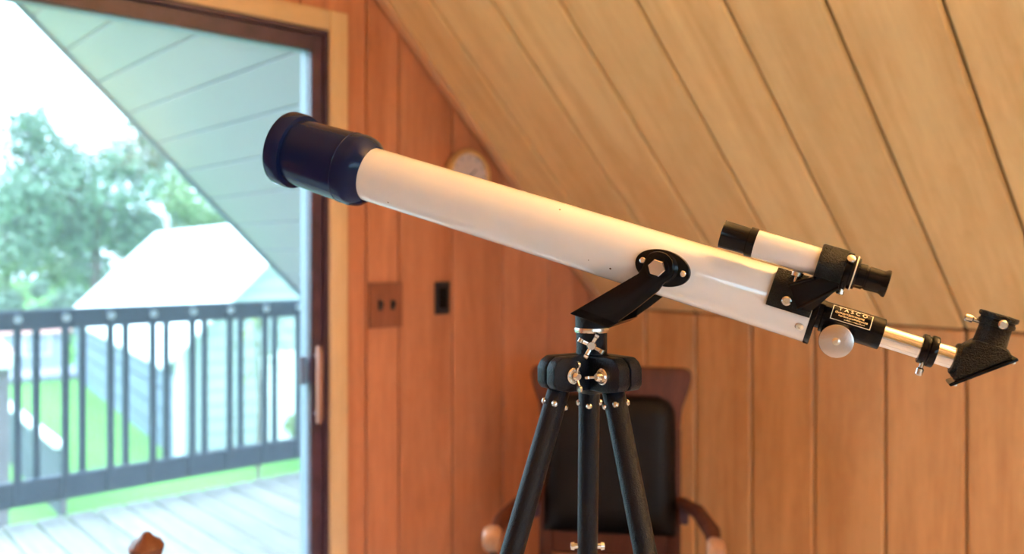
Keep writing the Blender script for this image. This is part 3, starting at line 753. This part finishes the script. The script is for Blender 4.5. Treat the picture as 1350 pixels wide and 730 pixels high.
# tripod head with three clevis lobes
hub = finish('tripod_head', lathe(B(), [(1.232, .015), (1.236, .019), (1.268, .021), (1.2715, .018)], frame_to((0, 0, 0), (0, 0, 1)), 36), 'black', tel)
legs = [(R(170), Vector((.6401, .6347, 1.246))-BASE, Vector((.2024, .7147, .01))-BASE),
        (R(264.5), Vector((.6755, .5961, 1.2467))-BASE, Vector((.6398, .2283, .01))-BASE),
        (R(45), Vector((.6989, .6491, 1.2385))-BASE, Vector((.9055, .8587, .01))-BASE)]
for i, (az, hp, ft) in enumerate(legs):
    rotm = Matrix.Rotation(az, 4, 'Z')
    out = .060 if i < 2 else .05
    prof = [(.008, 1.237), (.040, 1.237), (out-.004, 1.240), (out, 1.246), (out, 1.262), (out-.004, 1.269), (out-.011, 1.2735), (.008, 1.2735)]
    for s_ in (-1, 1):
        a, b = sorted((s_*.0008, s_*.0165))
        lb = finish('lobe', prism(B(), prof, a, b, 'xz', rotm, bev=.0022), 'legblack', hub)
    # wing screw across the lobe
    side = rotm @ Vector((0, 1, 0)); c = rotm @ Vector((.038, 0, 1.2545))
    tocam = Vector((-.668, -.744, 0))
    if side.dot(tocam) < 0: side = -side
    if i < 2: wing(hub, c+side*.0185, side, rot=R((95, 8)[i]), disc=.0085, L=.0125)
    else: finish('bolt', rod(B(), c+side*.019, c-side*.019, .005), 'steel', hub)
    # leg: two telescoping tubes and a foot
    dv = (ft-hp).normalized()
    up0 = hp + dv*.004
    mid = hp + dv*.66
    lg = finish('leg', lathe(B(), [(-.006, .009), (-.002, .0118), (.66, .0118), (.664, .010)], frame_to(up0, ft), 28), 'legblack', tel)
    finish('lower_tube', lathe(B(), [(.64, .009), ((ft-up0).length-.03, .009)], frame_to(up0, ft), 24), 'legblack', lg)
    finish('clamp', lathe(B(), [(.635, .0145), (.675, .0145)], frame_to(up0, ft), 24), 'black', lg)
    finish('foot', lathe(B(), [((ft-up0).length-.04, .0105), ((ft-up0).length-.01, .012), ((ft-up0).length, .006)], frame_to(up0, ft), 24), 'black', lg)
    # rivets round the top of the leg
    m = frame_to(up0, ft)
    minv = m.to_3x3().inverted()
    tl = minv @ tocam; ang = math.atan2(tl.z, tl.y)
    for dx_, da in ((.020, 0.1), (.020, 1.45), (.020, -1.45), (.021, 3.1)):
        finish('rivet', lathe(B(), [(-.003, .0034), (.001, .0034), (.0026, .0022), (.0030, 0)], m @ Matrix.Translation((dx_, 0, 0)) @ Matrix.Rotation(ang+da, 4, 'X') @ Matrix.Translation((0, .0116, 0)) @ AX['y'], 14), 'steel', lg)
    if i == 2:
        sc_ = .20
        pt = up0 + dv*sc_
        for s_ in (-1, 1):
            sd = Vector((.7437, -.6684, 0))*s_
            finish('stay_bolt', lathe(B(), [(-.006, .003), (.004, .003), (.004, .0048), (.008, .0042), (.009, 0)], frame_to(pt+sd*.0115, pt+sd*.03), 14), 'steel', lg)

# focuser
ZC = -.002
cap = finish('rear_cap', lathe(B(), [(.5195, .0325), (.5203, .0330), (.5243, .0330), (.5250, .0322), (.5250, .014), (.5300, .0135)], TR(), 64), 'black', tel)
fo = finish('focuser', lathe(B(), [(.5250, .0128), (.5290, .0128), (.5292, .0146), (.5300, .0152), (.5850, .0152), (.5858, .0146), (.5858, .010)], TR(0, 0, ZC), 56), 'black', tel)
finish('pinion_housing', prism(B(), [(.5325, -.010), (.5325, -.024), (.536, -.0285), (.558, -.0285), (.562, -.024), (.562, -.010)], -.012, .017, 'xz', T, bev=.0015), 'black', fo)
for sd in (1, -1):
    a_ = 'y' if sd > 0 else '-y'
    kb = finish('focus_knob', lathe(B(), [(-.011, .0125), (-.009, .0150), (-.001, .0158), (.0004, .0154), (.0007, .0145), (.0007, 0)], TR(.5478, sd*.0345, -.0185) @ AX[a_], 48), 'brushed', fo, sharp=25)
    finish('shaft', rod(B(), (.5478, sd*.012, -.0185), (.5478, sd*.025, -.0185), .004, Mx=T), 'steel', fo)
    screw(kb, .5478, sd*.0352, -.0185, .0036, a_, .0012)
# printed name plate wrapped on the focuser barrel
def wrap(s, arc, r=.01535):
    """s along the barrel, arc = distance round it measured up from its side"""
    a = arc/.0152
    return Vector((s, r*math.cos(a), ZC + r*math.sin(a)))
def strip(bm, s0, s1, a0, a1, r=.01536, n=8):
    for i in range(n):
        aa, ab = a0+(a1-a0)*i/n, a0+(a1-a0)*(i+1)/n
        vs_ = [bm.verts.new(T @ wrap(*p, r)) for p in ((s0, aa), (s1, aa), (s1, ab), (s0, ab))]
        bm.faces.new(vs_)
A0, A1, S0, S1 = .0012, .0178, .5365, .5735
npl = B(); strip(npl, S0, S1, A0, A1, .01528)
plate = finish('name_plate', npl, 'black', fo, sharp=180)
bd = B(); w = .0007
strip(bd, S0, S1, A0, A0+w, n=1); strip(bd, S0, S1, A1-w, A1, n=1); strip(bd, S0, S0+w, A0, A1); strip(bd, S1-w, S1, A0, A1)
finish('border', bd, 'silverprint', plate, sharp=180)
def lettering(text, size, s, arc, spacing, m, name):
    cu = bpy.data.curves.new(name, 'FONT'); cu.body = text; cu.size = size; cu.space_character = spacing; cu.align_x = 'CENTER'; cu.resolution_u = 3
    tmp = bpy.data.objects.new(name+'_src', cu); COL.objects.link(tmp)
    dg = bpy.context.evaluated_depsgraph_get(); dg.update()
    me = bpy.data.meshes.new_from_object(tmp.evaluated_get(dg))
    bpy.data.objects.remove(tmp)
    for v in me.vertices:
        v.co = T @ wrap(s + v.co.x, arc + v.co.y, .01540)
    me.materials.clear(); me.materials.append(M[m]); me.name = name
    o_ = link(name, me, plate); return o_
lettering('TASCO', .0062, .5552, .0122, 1.55, 'silverprint', 'lettering')
rnd = random.Random(3); bm = B()
for a0, a1, s0, s1 in ((.0080, .0108, .5395, .5660), (.0054, .0076, .5430, .5700), (.0030, .0047, .5490, .5680)):
    s = s0
    while s < s1:
        w_ = rnd.uniform(.0006, .0013); b0 = a0+rnd.uniform(0, .0007); b1 = a1-rnd.uniform(0, .0007)
        strip(bm, s, s+w_, b0, b1, .01538, 2)
        s += w_+rnd.uniform(.0002, .0005)
finish('small_print', bm, 'gold', plate, sharp=180)
# draw tube, clamp ring, second tube
ZD = -.0034
finish('draw_tube', lathe(B(), [(.580, .0106), (.6530, .0106)], TR(0, 0, ZD), 48), 'chrome', tel)
cr = finish('clamp_ring', lathe(B(), [(.6205, .0108), (.6205, .0136), (.6215, .0142), (.6252, .0142), (.6258, .0130), (.6275, .0130), (.6282, .0146), (.6290, .0151), (.6335, .0151), (.6345, .0144), (.6345, .0108)], TR(0, 0, ZD), 48), 'black', tel)
thumb(cr, .6262, .003, ZD-.0130, '-z', .012, .0034)
# star diagonal
dgn = finish('star_diagonal', prism(B(), [(.6535, .0105), (.6615, .0195), (.6870, .0200), (.6935, .0140), (.6555, -.0222), (.6530, -.0200)], -.0150, .0150, 'xz', T, bev=.0016), 'crinkle', tel)
finish('flange', lathe(B(), [(.6495, .0108), (.6495, .0142), (.6505, .0150), (.6540, .0150), (.6550, .0140)], TR(0, 0, ZD), 40), 'crinkle', dgn)
# cover plate along the slanted face
import mathutils
pa, pb = Vector((.6515, 0, -.0265)), Vector((.6965, 0, .0145))
dd = (pb-pa).normalized(); nn = Vector((dd.z, 0, -dd.x))
cv = finish('cover_plate', hull(B(), [pa+dd*u+nn*v+Vector((0, y, 0)) for u in (0, (pb-pa).length) for v in (-.0004, .0024) for y in (-.0155, .0155)], T, .0006), 'black', dgn)
for u in (.005, (pb-pa).length-.004):
    for y in (-.011, .011):
        p = pa+dd*u+nn*.002+Vector((0, y, 0))
        finish('screw', lathe(B(), [(-.002, .0022), (.0012, .0022), (.0022, .0012), (.0023, 0)], T @ frame_to(p, p+nn), 12), 'steel', cv)
co = finish('eyepiece_socket', lathe(B(), [(.014, .0150), (.022, .0140), (.036, .0134), (.0362, .0148), (.0375, .0156), (.0400, .0156), (.0408, .0146), (.0425, .0146), (.0432, .0160), (.0445, .0166), (.0468, .0166), (.0475, .0158), (.0475, .0125), (.030, .0122), (.030, 0)], TR(.6742, 0, 0) @ AX['z'], 44), 'crinkle', dgn)
thumb(co, .6600, -.002, .0362, '-x', .0125, .0036)
thumb(co, .6755, .0140, .0400, 'y', .010, .0040)

# finder scope
FYY, FZ = .030, .0480
fs = finish('finder_scope', lathe(B(), [(.450, .0120), (.450, .0137), (.5130, .0137), (.5130, .012)], TR(0, FYY, FZ), 48), 'white', tel)
finish('objective_hood', lathe(B(), [(.4480, .0130), (.4190, .0138), (.4183, .0142), (.4183, .0125), (.430, .0120), (.430, 0)], TR(0, FYY, FZ), 44), 'black', fs)
finish('hood_ring', lathe(B(), [(.4435, .0136), (.4440, .0146), (.4505, .0146), (.4512, .0138)], TR(0, FYY, FZ), 44), 'black', fs)
finish('rear_ring', lathe(B(), [(.5350, .0145), (.5350, .0172), (.5360, .0178), (.5400, .0178), (.5410, .0160), (.5435, .0160), (.5440, .0148), (.5470, .0148), (.5480, .0115)], TR(0, FYY, FZ-.001), 44), 'black', fs)
finish('bright_ring', lathe(B(), [(.5436, .0150), (.5436, .0166), (.5448, .0166), (.5448, .0150)], TR(0, FYY, FZ-.001), 44), 'silverprint', fs)
finish('finder_eyepiece', lathe(B(), [(.5460, .0118), (.5540, .0118), (.5545, .0108), (.5560, .0108), (.5565, .0114), (.5680, .0108), (.5700, .0112), (.5725, .0128), (.5745, .0128), (.5750, .0120), (.5750, .008), (.571, .006), (.571, 0)], TR(0, FYY, FZ-.002), 40), 'black', fs)
for a in (35, 155, 275):
    mm = TR(.5378, FYY, FZ-.001) @ Matrix.Rotation(R(a), 4, 'X') @ Matrix.Translation((0, .0172, 0)) @ AX['y']
    finish('adjust_screw', lathe(B(), [(-.003, .002), (.001, .002), (.0015, .0036), (.005, .0038), (.0056, .0028)], mm, 16), 'steel', fs)
# bracket: saddle on the tube, stem and ring
bm = B()
def saddle(s0, s1, a0, a1, r0, r1, n=12):
    t = bmesh.new(); ns = 6
    def ss(i, k):
        s = s0+(s1-s0)*i/ns
        return s
    V = [[[t.verts.new((ss(i, k), r*math.cos(a0+(a1-a0)*k/n), r*math.sin(a0+(a1-a0)*k/n))) for r in (r0, r1)] for k in range(n+1)] for i in range(ns+1)]
    for i in range(ns):
        for k in range(n):
            t.faces.new((V[i][k][1], V[i+1][k][1], V[i+1][k+1][1], V[i][k+1][1])); t.faces.new((V[i][k][0], V[i][k+1][0], V[i+1][k+1][0], V[i+1][k][0]))
    for i in range(ns):
        for k in (0, n): t.faces.new((V[i][k][0], V[i+1][k][0], V[i+1][k][1], V[i][k][1]))
    for k in range(n):
        for i in (0, ns): t.faces.new((V[i][k][0], V[i][k][1], V[i][k+1][1], V[i][k+1][0]))
    return t
merge(bm, saddle(.4775, .5190, R(-8), R(62), .0318, .0362), T)
br = finish('finder_bracket', bm, 'crinkle', tel, sharp=40)
P_ = [(.4925, .034, .0195), (.5065, .0372, .0005), (.5180, .0372, .0005), (.5180, .020, .028)]
Q_ = [(.5128, .0440, .0345), (.5128, .0440, .0290), (.5350, .0440, .0290), (.5350, .0440, .0345), (.5128, .018, .036), (.5350, .018, .036)]
finish('stem', hull(B(), P_+Q_, T), 'black', br)
for (p, q) in (((.4925, .0365, .0195), (.5128, .0470, .0330)), ((.5065, .0385, .0000), (.5352, .0470, .0300))):
    bm = B(); rod(bm, p, q, .0016, Mx=T, seg=10); finish('rib', bm, 'black', br)
finish('ring', lathe(B(), [(.5110, .0140), (.5110, .0182), (.5122, .0190), (.5342, .0190), (.5352, .0182), (.5352, .0140)], TR(0, FYY, FZ-.001), 48), 'crinkle', br)
screw(br, .4948, .0350, .0040, .0046, 'y', .0022)
mm = TR(.4965, .026, .0285) @ AX['z']
finish('lock_screw', lathe(B(), [(-.006, .002), (.0, .002), (.0005, .0058), (.0045, .0058), (.006, .004), (.006, 0)], mm, 20), 'steel', br)
